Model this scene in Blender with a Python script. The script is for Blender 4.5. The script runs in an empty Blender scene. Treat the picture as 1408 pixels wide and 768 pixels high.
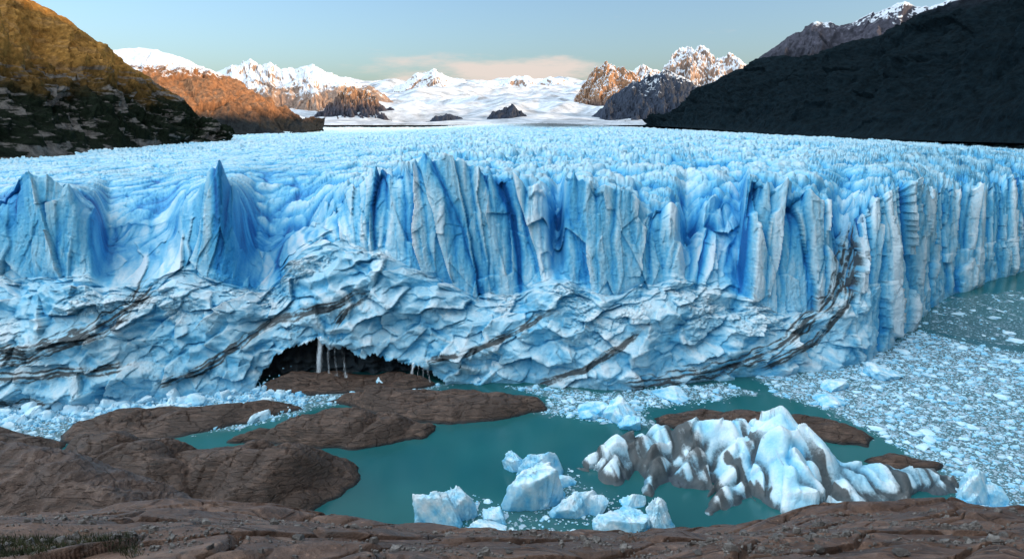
import bpy, bmesh, math, random
import numpy as np
from mathutils import Vector
random.seed(7); rng = np.random.default_rng(7)
C = bpy.context.scene.collection
F = 939.0; TH = math.atan(219/939.0); cT, sT = math.cos(TH), math.sin(TH); H = 100.0

# ------------------------------------------------------------------ geometry helpers
def P(px, py, Y):
    cx = (np.asarray(px, float)-704)/F; cy = (384-np.asarray(py, float))/F
    dy = cT+cy*sT; dz = -sT+cy*cT; t = Y/dy
    return cx*t, Y+0*t, H+dz*t
def G(px, py, z=0.0):
    cx = (np.asarray(px, float)-704)/F; cy = (384-np.asarray(py, float))/F
    dy = cT+cy*sT; dz = -sT+cy*cT; t = (z-H)/dz
    return cx*t, dy*t
def Xof(px, Y, z):
    m = (z-H)/Y; cy = (m*cT+sT)/(cT-m*sT)
    return (px-704)/F*Y/(cT+cy*sT)
def proj(x, y, z):
    d = y*cT-(z-H)*sT; u = y*sT+(z-H)*cT
    d = np.maximum(d, .01)
    return 704+F*x/d, 384-F*u/d
def hsh(ix, iy, seed):
    h = (ix*374761393+iy*668265263+seed*144269504) & 0xffffffff
    h = ((h ^ (h >> 13))*1274126177) & 0xffffffff
    return h ^ (h >> 16)
_ga = np.linspace(0, 2*np.pi, 256, endpoint=False); GX, GY = np.cos(_ga), np.sin(_ga)
def perlin(x, y, seed=0):
    x, y = np.broadcast_arrays(np.asarray(x, float), np.asarray(y, float))
    xi = np.floor(x).astype(np.int64); yi = np.floor(y).astype(np.int64)
    fx = x-xi; fy = y-yi
    u = fx*fx*fx*(fx*(fx*6-15)+10); v = fy*fy*fy*(fy*(fy*6-15)+10)
    def g(i, j):
        h = hsh(xi+i, yi+j, seed) & 255
        return GX[h]*(fx-i)+GY[h]*(fy-j)
    a = g(0, 0); b = g(1, 0); c = g(0, 1); d = g(1, 1)
    return ((a+u*(b-a))*(1-v)+(c+u*(d-c))*v)*1.5
def fbm(x, y, o=4, seed=0, gain=.5, lac=2.03):
    r = 0; a = 1; s = 0
    for i in range(o):
        r = r+a*perlin(x, y, seed+i*17); s += a; a *= gain; x = x*lac+3.1; y = y*lac+1.7
    return r/s
def ridged(x, y, o=4, seed=0, gain=.5, lac=2.03):
    r = 0; a = 1; s = 0
    for i in range(o):
        n = 1-np.abs(perlin(x, y, seed+i*17))*1.6
        r = r+a*n; s += a; a *= gain; x = x*lac+3.1; y = y*lac+1.7
    return r/s
def worley(x, y, seed=0):
    x, y = np.broadcast_arrays(np.asarray(x, float), np.asarray(y, float))
    xi = np.floor(x).astype(np.int64); yi = np.floor(y).astype(np.int64)
    f1 = np.full(x.shape, 9.); f2 = np.full(x.shape, 9.); bx = np.zeros(x.shape); by = np.zeros(x.shape); bh = np.zeros(x.shape, np.int64)
    for i in (-1, 0, 1):
        for j in (-1, 0, 1):
            h = hsh(xi+i, yi+j, seed)
            dx = x-(xi+i+(h & 1023)/1023.); dy = y-(yi+j+((h >> 10) & 1023)/1023.)
            d = dx*dx+dy*dy
            m = d < f1
            f2 = np.where(m, f1, np.minimum(f2, d))
            bx = np.where(m, dx, bx); by = np.where(m, dy, by); bh = np.where(m, h, bh); f1 = np.where(m, d, f1)
    return np.sqrt(f1), np.sqrt(f2), bx, by, bh
def facets(x, y, seed=0, tilt=1.0, off=.5):
    f1, f2, dx, dy, h = worley(x, y, seed)
    a = ((h >> 3) & 255)/255.*2-1; b = ((h >> 11) & 255)/255.*2-1; c = ((h >> 19) & 255)/255.*2-1
    return tilt*(a*dx+b*dy)+off*c, f2-f1
def sstep(a, b, x):
    t = np.clip((x-a)/(b-a), 0, 1); return t*t*(3-2*t)
def blur(a, k, axis):
    pad = [(0, 0)]*a.ndim; pad[axis] = (k+1, k)
    c = np.cumsum(np.pad(a, pad, mode='edge'), axis=axis)
    n = a.shape[axis]; sl1 = [slice(None)]*a.ndim; sl2 = [slice(None)]*a.ndim
    sl1[axis] = slice(2*k+1, 2*k+1+n); sl2[axis] = slice(0, n)
    return (c[tuple(sl1)]-c[tuple(sl2)])/(2*k+1)
def polydist(x, y, pts, signed=False):
    best = np.full(np.shape(x), 1e9); sg = np.zeros(np.shape(x))
    for (ax, ay), (bx, by) in zip(pts[:-1], pts[1:]):
        vx, vy = bx-ax, by-ay; L = vx*vx+vy*vy+1e-9
        t = np.clip(((x-ax)*vx+(y-ay)*vy)/L, 0, 1)
        d = np.hypot(x-ax-t*vx, y-ay-t*vy)
        if signed:
            m = d < best; sg = np.where(m, np.sign((x-ax)*vy-(y-ay)*vx), sg)
        best = np.minimum(best, d)
    return best*sg if signed else best
def inside(x, y, pts):
    r = np.zeros(np.shape(x), bool); n = len(pts)
    for i in range(n):
        ax, ay = pts[i]; bx, by = pts[(i+1) % n]
        if ay == by: continue
        r ^= ((ay > y) != (by > y)) & (x < (bx-ax)*(y-ay)/(by-ay)+ax)
    return r
def sdist(x, y, pts):
    d = polydist(x, y, pts+[pts[0]]); return np.where(inside(x, y, pts), d, -d)

# ------------------------------------------------------------------ object helpers
def tag(o, label=None, cat=None, group=None, kind=None):
    if label: o['label'] = label
    if cat: o['category'] = cat
    if group: o['group'] = group
    if kind: o['kind'] = kind
    return o
def empty(name, loc=(0, 0, 0)):
    o = bpy.data.objects.new(name, None); C.objects.link(o); o.location = loc; return o
def meshobj(name, V, Fc, mat, parent=None, attrs=None, smooth=True):
    V = np.asarray(V, np.float32).reshape(-1, 3); Fc = np.asarray(Fc, np.int32); k = Fc.shape[1]; m = len(Fc)
    me = bpy.data.meshes.new(name); me.vertices.add(len(V)); me.vertices.foreach_set('co', V.ravel())
    me.loops.add(m*k); me.loops.foreach_set('vertex_index', Fc.ravel())
    me.polygons.add(m); me.polygons.foreach_set('loop_start', np.arange(m, dtype=np.int32)*k)
    me.update(calc_edges=True)
    me.polygons.foreach_set('use_smooth', np.full(m, smooth))
    if attrs:
        for n, a in attrs.items():
            at = me.attributes.new(n, 'FLOAT', 'POINT'); at.data.foreach_set('value', np.asarray(a, np.float32).ravel())
    me.materials.append(mat)
    o = bpy.data.objects.new(name, me); C.objects.link(o)
    if parent: o.parent = parent
    return o
def gridfaces(R, K):
    i = np.arange(R*K).reshape(R, K)
    return np.stack([i[:-1, :-1], i[:-1, 1:], i[1:, 1:], i[1:, :-1]], -1).reshape(-1, 4)
def gridobj(name, X, Y, Z, mat, parent=None, attrs=None, keep=None, smooth=True):
    R, K = X.shape; V = np.stack([X, Y, Z], -1).reshape(-1, 3); f = gridfaces(R, K)
    attrs = {k: np.broadcast_to(v, X.shape).ravel() for k, v in (attrs or {}).items()}
    if keep is not None:
        kf = keep.ravel()[f].any(1); f = f[kf]
        used = np.zeros(len(V), bool); used[f] = True; idx = np.cumsum(used)-1
        V = V[used]; f = idx[f]; attrs = {k: v[used] for k, v in attrs.items()}
    return meshobj(name, V, f, mat, parent, attrs, smooth)

# ------------------------------------------------------------------ material helpers
class M:
    def __init__(s, name):
        s.m = bpy.data.materials.new(name); s.m.use_nodes = True; s.t = s.m.node_tree
        s.b = s.t.nodes['Principled BSDF']; s.L = s.t.links
    def n(s, typ, **kw):
        o = s.t.nodes.new('ShaderNode'+typ)
        for k, v in kw.items():
            if k in o.inputs: s.put(o.inputs[k], v)
            else: setattr(o, k, v)
        return o
    def put(s, inp, v):
        if isinstance(v, bpy.types.NodeSocket): s.L.new(v, inp)
        else:
            if hasattr(inp.default_value, '__len__') and len(inp.default_value) == 4 and len(v) == 3: v = (*v, 1)
            inp.default_value = v
    def math(s, op, a, b=0.0, c=None, clamp=False):
        o = s.t.nodes.new('ShaderNodeMath'); o.operation = op; o.use_clamp = clamp
        s.put(o.inputs[0], a); s.put(o.inputs[1], b)
        if c is not None: s.put(o.inputs[2], c)
        return o.outputs[0]
    def mix(s, f, a, b):
        o = s.t.nodes.new('ShaderNodeMix'); o.data_type = 'RGBA'
        s.put(o.inputs[0], f); s.put(o.inputs[6], a); s.put(o.inputs[7], b); return o.outputs[2]
    def ramp(s, f, st):
        o = s.t.nodes.new('ShaderNodeValToRGB'); s.put(o.inputs[0], f); e = o.color_ramp.elements
        while len(e) < len(st): e.new(.5)
        for q, (p, c) in zip(e, st): q.position = p; q.color = (*c, 1) if len(c) == 3 else c
        return o.outputs[0]
    def map(s, f, a, b, c=0., d=1.):
        o = s.t.nodes.new('ShaderNodeMapRange'); o.interpolation_type = 'SMOOTHSTEP'
        for i, v in enumerate((f, a, b, c, d)): s.put(o.inputs[i], v)
        return o.outputs[0]
    def coord(s, sc=(1, 1, 1), rot=(0, 0, 0)):
        tc = s.t.nodes.new('ShaderNodeTexCoord'); mp = s.t.nodes.new('ShaderNodeMapping')
        s.L.new(tc.outputs['Object'], mp.inputs[0]); mp.inputs['Scale'].default_value = sc; mp.inputs['Rotation'].default_value = rot
        return mp.outputs[0]
    def noise(s, v, sc, det=6, rough=.6):
        o = s.n('TexNoise', Vector=v, Scale=sc, Detail=det, Roughness=rough); return o.outputs[0]
    def attr(s, name):
        o = s.t.nodes.new('ShaderNodeAttribute'); o.attribute_name = name; return o.outputs['Fac']
    def bump(s, h, st, dist, prev=None):
        o = s.n('Bump', Height=h, Strength=st, Distance=dist)
        if prev: s.L.new(prev, o.inputs['Normal'])
        return o.outputs[0]
    def normz(s):
        g = s.t.nodes.new('ShaderNodeNewGeometry'); x = s.n('SeparateXYZ', Vector=g.outputs['Normal']); return x.outputs[2]
    def posz(s):
        g = s.t.nodes.new('ShaderNodeNewGeometry'); x = s.n('SeparateXYZ', Vector=g.outputs['Position']); return x.outputs[2]

def ice_mat(name, sc=1.0, dist=1.0):
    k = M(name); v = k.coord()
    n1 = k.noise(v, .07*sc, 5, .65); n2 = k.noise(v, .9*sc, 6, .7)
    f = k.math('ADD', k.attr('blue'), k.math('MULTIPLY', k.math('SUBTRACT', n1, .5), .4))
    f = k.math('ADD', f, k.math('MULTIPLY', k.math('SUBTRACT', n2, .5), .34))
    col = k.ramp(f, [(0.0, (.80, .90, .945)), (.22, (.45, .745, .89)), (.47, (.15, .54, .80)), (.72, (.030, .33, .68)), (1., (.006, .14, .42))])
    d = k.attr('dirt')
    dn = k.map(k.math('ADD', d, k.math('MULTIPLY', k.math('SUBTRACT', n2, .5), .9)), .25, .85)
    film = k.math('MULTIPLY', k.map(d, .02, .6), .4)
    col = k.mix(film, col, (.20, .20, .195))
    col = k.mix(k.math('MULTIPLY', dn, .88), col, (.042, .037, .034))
    k.put(k.b.inputs['Base Color'], col); k.b.inputs['Roughness'].default_value = .5; k.b.inputs['Specular IOR Level'].default_value = .35
    b = k.bump(n2, .9, 1.0*dist)
    k.put(k.b.inputs['Normal'], b); return k.m
ICE = ice_mat('glacier_ice'); BERG = ice_mat('berg_ice', 1.4, .4)

def rock_mat(name, c1, c2, c3, sc=1.0, dist=1.0, wet=False):
    k = M(name); v = k.coord(); vs = k.coord((.35, 1, 2.2), (.3, .25, .5))
    n1 = k.noise(v, .12*sc, 5, .65); n2 = k.noise(vs, .7*sc, 8, .70); n3 = k.noise(v, 3*sc, 6, .7)
    col = k.ramp(n2, [(.32, c1), (.5, c2), (.66, c3)])
    col = k.mix(k.map(n1, .45, .65), col, tuple(x*.7 for x in c2))
    col = k.mix(k.math('MULTIPLY', k.map(n3, .56, .7), .45), col, tuple(min(1, x*1.8) for x in c3))
    col = k.mix(k.math('MULTIPLY', k.map(n3, .45, .33), .7), col, tuple(x*.3 for x in c1))
    if wet: col = k.mix(k.map(k.posz(), 1.1, .2), col, (.012, .012, .013))
    k.put(k.b.inputs['Base Color'], col); k.b.inputs['Roughness'].default_value = .5
    vo = k.n('TexVoronoi', Vector=vs, Scale=.35*sc, feature='DISTANCE_TO_EDGE')
    cr = k.map(vo.outputs[0], 0., .04)
    b = k.bump(cr, .9, .7*dist); b = k.bump(n2, 1., 1.0*dist, b); b = k.bump(n3, 1., .25*dist, b)
    k.put(k.b.inputs['Normal'], b); return k.m
ROCK = rock_mat('brown_rock', (.026, .015, .010), (.098, .054, .036), (.20, .118, .082), .8, 1., True)
FGROCK = rock_mat('foreground_rock', (.040, .021, .014), (.135, .067, .041), (.25, .142, .095), 2.0, .22)
STONE = rock_mat('loose_stone', (.07, .06, .055), (.15, .125, .11), (.24, .21, .19), 6.0, .05)

def mount_mat(name, low, high, zveg, zfuzz, snow=None, scale=.006, outcrop=None, haze=0., bd=12, snowslope=.55):
    k = M(name); v = k.coord(); n1 = k.noise(v, scale, 7, .65); n2 = k.noise(v, scale*6, 8, .7); z = k.posz(); nz = k.normz()
    zz = k.math('ADD', z, k.math('MULTIPLY', k.math('SUBTRACT', n1, .5), zfuzz*2.5))
    f = k.map(zz, zveg-zfuzz, zveg+zfuzz)
    lo = k.ramp(n2, [(.35, tuple(c*.4 for c in low)), (.6, low)])
    hi = k.ramp(n2, [(.32, tuple(c*.35 for c in high)), (.55, high), (.7, tuple(c*1.6 for c in high))])
    col = k.mix(f, lo, hi)
    if outcrop:
        vr = k.coord((.6, .6, 2.8), (.2, .5, .3)); n4 = k.noise(vr, scale*1.8, 8, .6)
        oc = k.math('MULTIPLY', k.map(n4, .52, .58), k.map(zz, outcrop[1], outcrop[2], 1., .15))
        col = k.mix(oc, col, k.ramp(n2, [(.35, tuple(c*.25 for c in outcrop[0])), (.65, outcrop[0])]))
    if snow:
        sn = k.math('ADD', k.math('MULTIPLY', k.math('SUBTRACT', n2, .5), snow[1]*2.2), z)
        sn = k.math('ADD', sn, k.math('MULTIPLY', k.math('SUBTRACT', n1, .5), snow[1]*2.5))
        sf = k.math('MULTIPLY', k.map(sn, snow[0]-snow[1]*.15, snow[0]+snow[1]*.15), k.map(nz, snowslope-.12, snowslope+.06))
        col = k.mix(sf, col, (.76, .78, .83))
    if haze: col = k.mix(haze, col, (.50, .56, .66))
    k.put(k.b.inputs['Base Color'], col); k.b.inputs['Roughness'].default_value = .9; k.b.inputs['Specular IOR Level'].default_value = .05
    b = k.bump(n1, .7, bd*3.); b = k.bump(n2, .9, bd, b); k.put(k.b.inputs['Normal'], b); return k.m

# ------------------------------------------------------------------ the glacier
keys = lambda ks, x: np.interp(x, [a for a, b in ks], [b for a, b in ks])
PXc = np.concatenate([np.linspace(-520, -70, 110, endpoint=False), np.linspace(-70, 1480, 1500, endpoint=False), np.linspace(1480, 1850, 90)])
toe = keys([(-520, 585), (0, 562), (100, 566), (250, 548), (330, 542), (370, 531), (600, 527), (700, 526), (760, 531), (830, 536), (900, 531), (1000, 522), (1100, 513), (1160, 506), (1200, 492), (1245, 462), (1270, 432), (1300, 411), (1350, 391), (1408, 372), (1500, 350), (1700, 322), (1850, 305)], PXc)
base = keys([(-520, 390), (0, 378), (130, 384), (200, 392), (235, 372), (300, 388), (370, 388), (400, 360), (445, 325), (480, 330), (530, 348), (600, 380), (660, 408), (720, 402), (765, 376), (830, 402), (900, 388), (960, 384), (1010, 396), (1080, 432), (1130, 424), (1165, 404), (1200, 390), (1300, 350), (1408, 322), (1600, 300), (1850, 285)], PXc)
crest = keys([(-520, 245), (-100, 252), (0, 266), (25, 248), (50, 243), (95, 256), (125, 282), (145, 318), (165, 312), (220, 306), (240, 300), (252, 286), (275, 262), (303, 234), (326, 264), (350, 310), (372, 322), (400, 312), (440, 306), (460, 284), (490, 256), (520, 235), (560, 221), (610, 217), (650, 228), (700, 244), (740, 264), (764, 290), (770, 292), (777, 249), (800, 248), (830, 260), (860, 272), (890, 288), (920, 276), (934, 294), (944, 312), (960, 292), (985, 270), (1004, 278), (1018, 294), (1028, 248), (1045, 245), (1080, 256), (1110, 260), (1138, 284), (1156, 316), (1178, 292), (1210, 262), (1250, 254), (1300, 260), (1350, 254), (1408, 244), (1600, 232), (1850, 222)], PXc)
D1 = keys([(-520, 35), (0, 36), (130, 34), (300, 31), (450, 29), (600, 24), (660, 22), (750, 24), (900, 22), (1050, 18), (1150, 13), (1200, 8), (1408, 6), (1850, 6)], PXc)
D2 = keys([(-520, 14), (0, 12), (60, 9), (105, 12), (130, 22), (150, 52), (230, 50), (250, 30), (280, 14), (303, 7), (322, 22), (350, 48), (372, 55), (425, 52), (447, 32), (520, 20), (590, 12), (660, 10), (720, 14), (755, 24), (764, 42), (774, 40), (780, 8), (850, 12), (905, 16), (930, 24), (944, 44), (970, 34), (1000, 42), (1018, 40), (1030, 9), (1105, 7), (1140, 16), (1160, 32), (1182, 22), (1250, 14), (1408, 18), (1850, 18)], PXc)
def sm(a, k): return blur(blur(a, k, 0), k, 0)
base = base+16*fbm(PXc/38, PXc*0+2.5, 3, 15)*sstep(1180, 1120, PXc)
toe = sm(toe, 8); base = sm(base, 5); crest = sm(crest, 1); D1 = sm(D1, 12); D2 = sm(D2, 2)
_, Yt = G(PXc, toe); YA = Yt+D1; YC = YA+D2
zA = P(PXc, base, YA)[2]; zC = P(PXc, crest, YC)[2]
n1, n2, n3 = 220, 250, 480
v1 = np.linspace(-.04, 1, n1, endpoint=False)[:, None]; v1c = np.maximum(v1, 0)
Z1 = zA*np.sin(v1c*np.pi/2)**.9 + np.minimum(v1, 0)*90
Y1 = Yt+D1*v1c**1.35
v2 = np.linspace(0, 1, n2, endpoint=False)[:, None]
Z2 = zA+(zC-zA)*(1-(1-v2)**1.12)
rec = sstep(20, 40, D2)
Y2 = YA+(YC-YA)*((.75*v2+.25*v2**6)*(1-rec)+rec*(1-(1-v2)**1.8))
def zplat(x, y):
    z = 76-27*sstep(0.1, 1.05, np.abs(x-130)/800)
    return z + 4*fbm(x/160, y/160, 2, 5)
v3 = np.linspace(0, 1, n3)[:, None]
Ysm = sm(YC, 60)
Y3 = Ysm*(7000/Ysm)**v3+(YC-Ysm)*np.exp(-v3*11)
x3 = Xof(PXc, Y3, 75.)
wgt = np.exp(-(Y3-YC)/34.)
Z3 = zplat(x3, Y3)*(1-wgt)+zC*wgt
Yg = np.concatenate([Y1, Y2, Y3]); Zg = np.concatenate([Z1, Z2, Z3]); R = Yg.shape[0]
Xg = Xof(PXc[None, :], Yg, Zg)
mx, my = sm(Xg[n1], 40), sm(YA, 40)
s = np.concatenate([[0], np.cumsum(np.hypot(np.diff(mx), np.diff(my)))])
tx, ty = np.gradient(mx), np.gradient(my); L = np.hypot(tx, ty); nx, ny = ty/L, -tx/L
tt = np.zeros_like(Yg); tt[1:] = np.cumsum(np.hypot(np.diff(Yg, axis=0), np.diff(Zg, axis=0)), 0)
S = np.broadcast_to(s, Yg.shape); row = np.arange(R)[:, None]
rowA, rowC = n1, n1+n2
bj = 30*fbm(s[None, :]/11, s[None, :]*0+row/70., 3, 16)
wAp = (1-sstep(rowA-50, rowA+30, row+bj))*(1-.85*sstep(1150, 1215, PXc))[None, :]
wPl = np.maximum(sstep(rowC-10, rowC+8, row), .8*rec[None, :]*sstep(rowA+.3*n2, rowA+.75*n2, row))
wW = np.clip(1-wAp-wPl, 0, 1)
NF = rowC+150
fr = slice(0, NF)
Sf, Tf = S[fr], np.minimum(tt[fr], 400)
warp = 4.*fbm(Sf/25, Tf/55, 4, 91)
Sw = Sf+warp+.16*Tf*np.sin(Sf/37.)
a1 = perlin(Sw/23, Tf/140+.3, 11); a2 = perlin(Sw/9.5+9, Tf/80, 12); a3 = perlin((Sf+warp*.6)/3.6, Tf/34, 13)
b1 = np.minimum(np.abs(a1)*2.4, 1)**.6; b2 = np.minimum(np.abs(a2)*2.4, 1)**.65; b3 = np.minimum(np.abs(a3)*2, 1)**.8
fA, fAe = facets(Sw/14, Tf/65+.5*Sf/30, 19, 1., .6); fa, fe = facets(Sw/5.5, Tf/24, 21, .9, .5); fb, fbe = facets((Sf+warp)/2.6, Tf/7, 22, .9, .5); fc, _ = facets(Sf/1.1, Tf/1.6, 23, .9, .5)
up = np.clip((row[fr]-rowA)/float(n2), 0, 1.)
calm = keys([(-520, 1), (10, .7), (30, .4), (110, .4), (150, .8), (235, .8), (262, .15), (345, .2), (380, .9), (450, .75), (700, .8), (760, 1), (1150, 1), (1220, .7), (1850, .7)], PXc)[None, :]
flr = (.3+.95*sstep(-.3, .35, perlin(Sf/42, Tf*0, 14)))*calm
wall = (7.5*b1+2.8*b2+.8*b3-6.3)*(.35+.65*up**.6)*flr + (5.2*fA)*(.3+.7*calm) + 1.7*fa + .45*fb + .15*fc
fold = ridged((Sf+.9*Tf)/46, (Tf-.35*Sf)/26, 3, 31, .42)-.6
w1 = 3*fbm(Sf/12, Tf/12, 3, 48); w2 = 3*fbm(Sf/12+5, Tf/12, 3, 49)
ga, ge = facets((Sf+.7*Tf+w1)/17, (Tf-.4*Sf+w2)/8, 41, 1.2, .5); gb, gbe = facets((Sf+.4*Tf+w2)/6, (Tf-.2*Sf+w1)/3.6, 42, 1., .5); gc, _ = facets((Sf+.3*w1)/1.9, Tf/1.8, 43, 1., .6); gd, _ = facets(Sf/.85, Tf/.8, 44, 1., .6)
vfr = np.clip(row[fr]/float(n1), 0, 1)
chunk = sstep(-.05, .25, fbm(Sf/24, Tf/18, 3, 77))*(.25+.75*sstep(.2, .6, vfr))
apr = 8.*fold + 3.1*ga + (.9+.3*chunk)*gb + (.06+.7*chunk)*gc + (.01+.55*chunk)*gd + 1.6*(ridged((Sf+w1)/19, (Tf+.5*Sf+w2)/10, 2, 45, .4)-.6)+.75*fbm(Sf/7, Tf/6, 4, 46, .45)+4.*(b1-.6)*flr*sstep(.35, .9, vfr)
fall = np.exp(-(Yg[fr]-YC)/13.)
fall = np.where(row[fr] < rowC, 1, fall)
apr_edge = sstep(0, 30, row[fr])
out = wAp[fr]*apr*(.4+.6*apr_edge) + wW[fr]*wall*np.where(row[fr] < rowA, .45+.55*apr_edge, 1)
upz = wAp[fr]*(.45*apr*sstep(.25, .9, vfr))
pk = np.clip(1-np.abs(perlin(Sw/10, Tf*0+.5, 17))*2.6, 0, 1)
sp_ = (4.5*(b1-.6)*flr+2.8*(b2-.6)+1.*(b3-.5)+4.6*fA+1.6*fa+5.*(pk-.35))*(1-.6*rec[None, :])
crz = np.clip(wPl[fr]*(row[fr] >= rowC)*fall*sp_ + (row[fr] < rowC)*sstep(rowC-90, rowC, row[fr])*sp_, -9, 10)
# crevassed field
pr = slice(rowA, R); xp, yp = Xg[pr], Yg[pr]
curv = yp + (xp-60)**2/900.*np.exp(-yp/1500)
wx = 6*fbm(xp/40, yp/40, 3, 51); wy = 6*fbm(xp/40+7, yp/40, 3, 58)
e1v, e1 = facets((xp+wx)/14, (curv+wy)/15, 52, 1.3, .6); e2v, e2 = facets((xp+wx)/5., (curv+wy)/6, 53, 1., .5); e3v, e3 = facets((xp+2*wx)/46, (curv+2*wy)/36, 54, 1., .8)
pf, _ = facets(xp/2.4, yp/3, 55, 1., .5)
k1, k2, k3 = np.exp(-(e1/.14)**2), np.exp(-(e2/.16)**2), np.exp(-(e3/.10)**2)
roughm = .7+.5*sstep(-.2, .3, fbm(xp/220, yp/220, 2, 57))
cal = 1-.68*sstep(-40, -150, xp)*sstep(1300, 600, yp)
plz = np.zeros_like(Zg); deep = np.zeros_like(Zg)
big = sstep(400, 2200, yp)
rowsr = np.clip(1-np.abs(perlin((xp+2*wx)/60, (curv+wy)/17, 60))*2.4, 0, 1)
plz[pr] = roughm*cal*(2.0*e1v-4.0*k1*(1-.5*big)+.9*e2v*(1-.6*big)-1.7*k2*(1-big)+(1.5+1.*big)*e3v-(3+1.5*big)*k3+.3*pf+1.8*fbm(xp/22, yp/22, 3, 59)-5.*rowsr*(1-.3*big)+1.5)
deep[pr] = k1*.7+k2*.3+k3*.6+.8*rowsr**2
Zg = Zg + wPl*plz; Zg[fr] += crz+upz
nfx = nx[None, :]; nfy = ny[None, :]
Xg = Xg.copy(); Xg[fr] += nfx*out; Yg[fr] += nfy*out
ppx, ppy = proj(Xg, Yg, Zg)
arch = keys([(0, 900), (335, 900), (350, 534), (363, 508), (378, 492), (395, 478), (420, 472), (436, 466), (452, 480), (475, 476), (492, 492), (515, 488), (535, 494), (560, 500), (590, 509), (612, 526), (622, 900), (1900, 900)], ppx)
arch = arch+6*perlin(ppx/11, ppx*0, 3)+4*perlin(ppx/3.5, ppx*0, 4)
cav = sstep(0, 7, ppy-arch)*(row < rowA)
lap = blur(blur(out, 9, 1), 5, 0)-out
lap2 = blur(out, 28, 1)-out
sc_ = (Yg+(13+4*perlin(ppx/14, ppy/9, 9)*cav)*cav)/Yg; Xg = Xg*sc_; Yg = Yg*sc_
V3 = np.stack([Xg, Yg, Zg], -1); du = np.gradient(V3, axis=1); dv = np.gradient(V3, axis=0)
nn = np.cross(du, dv); nn /= np.linalg.norm(nn, axis=-1, keepdims=True)+1e-9
nz = np.abs(blur(blur(nn[..., 2], 2, 0), 2, 1))
blue = np.zeros_like(Zg)
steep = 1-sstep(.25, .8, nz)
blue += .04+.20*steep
st = fbm((Sf+warp)/2.2, Tf/30, 3, 61)
cle = (np.clip(1-b1*1.5, 0, 1)*.6*flr/.8+np.clip(1-b2*1.6, 0, 1)*.28)
hue = .16*fbm(Sf/40, Tf/30, 2, 63)
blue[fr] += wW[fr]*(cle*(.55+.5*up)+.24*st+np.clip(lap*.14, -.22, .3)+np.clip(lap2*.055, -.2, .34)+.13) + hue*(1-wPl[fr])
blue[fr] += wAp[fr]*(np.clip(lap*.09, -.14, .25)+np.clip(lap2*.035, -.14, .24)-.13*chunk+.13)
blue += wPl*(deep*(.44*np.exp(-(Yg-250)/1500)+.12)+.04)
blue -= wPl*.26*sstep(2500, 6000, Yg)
ntc = np.exp(-((PXc-1014)/14)**2)*.45+np.exp(-((PXc-768)/7)**2)*.5+np.exp(-((PXc-385)/24)**2)*.3+np.exp(-((PXc-946)/9)**2)*.3+sstep(285, 306, PXc)*sstep(365, 342, PXc)*.36+sstep(120, 140, PXc)*sstep(165, 150, PXc)*.25  # extra blue paints shade into the notches and the pyramid's right face
blue += np.clip(1-wAp-sstep(rowC-10, rowC+8, row), 0, 1)*ntc[None, :]*(1-.5*wPl)
bands = [([(225, 374), (200, 405), (150, 440), (90, 470), (40, 490), (-140, 515)], 16), ([(205, 414), (140, 460), (60, 478), (-140, 495)], 8),
         ([(520, 395), (440, 425), (385, 440), (335, 468), (285, 505), (195, 540)], 8), ([(520, 396), (472, 430), (440, 485)], 5),
         ([(1172, 285), (1160, 350), (1150, 395), (1125, 430), (1080, 468), (1030, 495), (960, 515), (840, 528)], 14),
         ([(1184, 315), (1165, 420), (1120, 470), (1030, 515)], 7), ([(775, 418), (690, 468), (640, 486), (560, 500)], 6),
         ([(900, 438), (850, 482), (800, 510), (715, 532)], 6), ([(100, 553), (0, 560), (-140, 560)], 12), ([(200, 500), (90, 515), (10, 520), (-140, 530)], 9)]
dirt = np.zeros_like(Zg); sl = slice(0, rowC+10)
qx, qy = ppx[sl], ppy[sl]; jx = 7*fbm(qx/50, qy/50, 5, 71, .5); jy = 7*fbm(qx/50, qy/50, 5, 72, .5)
brk = .35+.65*sstep(-.45, .15, fbm(qx/26, qy/26, 4, 75))
for bi, (pts, w) in enumerate(bands):
    d = polydist(qx+jx, qy+jy, pts, True); wob = fbm(qx/25, qy/25, 2, 79+bi)
    en = sstep(0, 55, np.minimum(np.hypot(qx-pts[0][0], qy-pts[0][1]), np.hypot(qx-pts[-1][0], qy-pts[-1][1])))
    tex = ridged(d/5.+.6*wob, (qx-qy)/110, 3, 173+bi, .6)
    ln = np.exp(-(d/1.7)**2)*.95+np.exp(-((d-w*(.5+.5*wob))/1.4)**2)*.75+np.exp(-((d+w*(.6+.6*wob))/1.3)**2)*.7
    dirt[sl] = np.maximum(dirt[sl], en*(ln*brk+np.exp(-(d/w)**2)*(.04+.8*sstep(.5, .92, tex))*brk+.13*np.exp(-(d/(w*2.2))**2)))
lowd = .36*sstep(7, 0, Zg[sl])*sstep(-.1, .3, fbm(qx/30, qy/10, 3, 74))
dirt[sl] = np.maximum(dirt[sl], lowd); cav_dark = blur(blur(cav*1., 7, 1), 3, 0)
dirt = np.maximum(dirt, np.maximum(cav*1.3, sstep(.1, .7, cav_dark)*.6))  # cave interior and its rim coloured dark through this attribute
far = sstep(1500, 3000, Yg)*np.exp(-((ppx-770-25*fbm(Yg/600, Yg*0, 2, 8))/85)**2)*.8
dirt = np.maximum(dirt, far*wPl)
dirt = np.maximum(dirt, wPl*.28*sstep(-.05, .35, fbm(Xg/60, Yg/25, 3, 81))*sstep(520, 380, ppx))
gl = empty('glacier', (0, 300, 0)); tag(gl, 'huge blue glacier with fluted ice cliffs and dirt bands ending in the teal lake', 'glacier')
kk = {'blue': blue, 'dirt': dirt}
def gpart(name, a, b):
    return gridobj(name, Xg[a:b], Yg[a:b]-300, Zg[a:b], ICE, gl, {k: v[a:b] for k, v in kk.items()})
gpart('ice_apron', 0, rowA+1); gpart('ice_cliff', rowA, rowC+1); gpart('ice_field', rowC, R)

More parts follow.
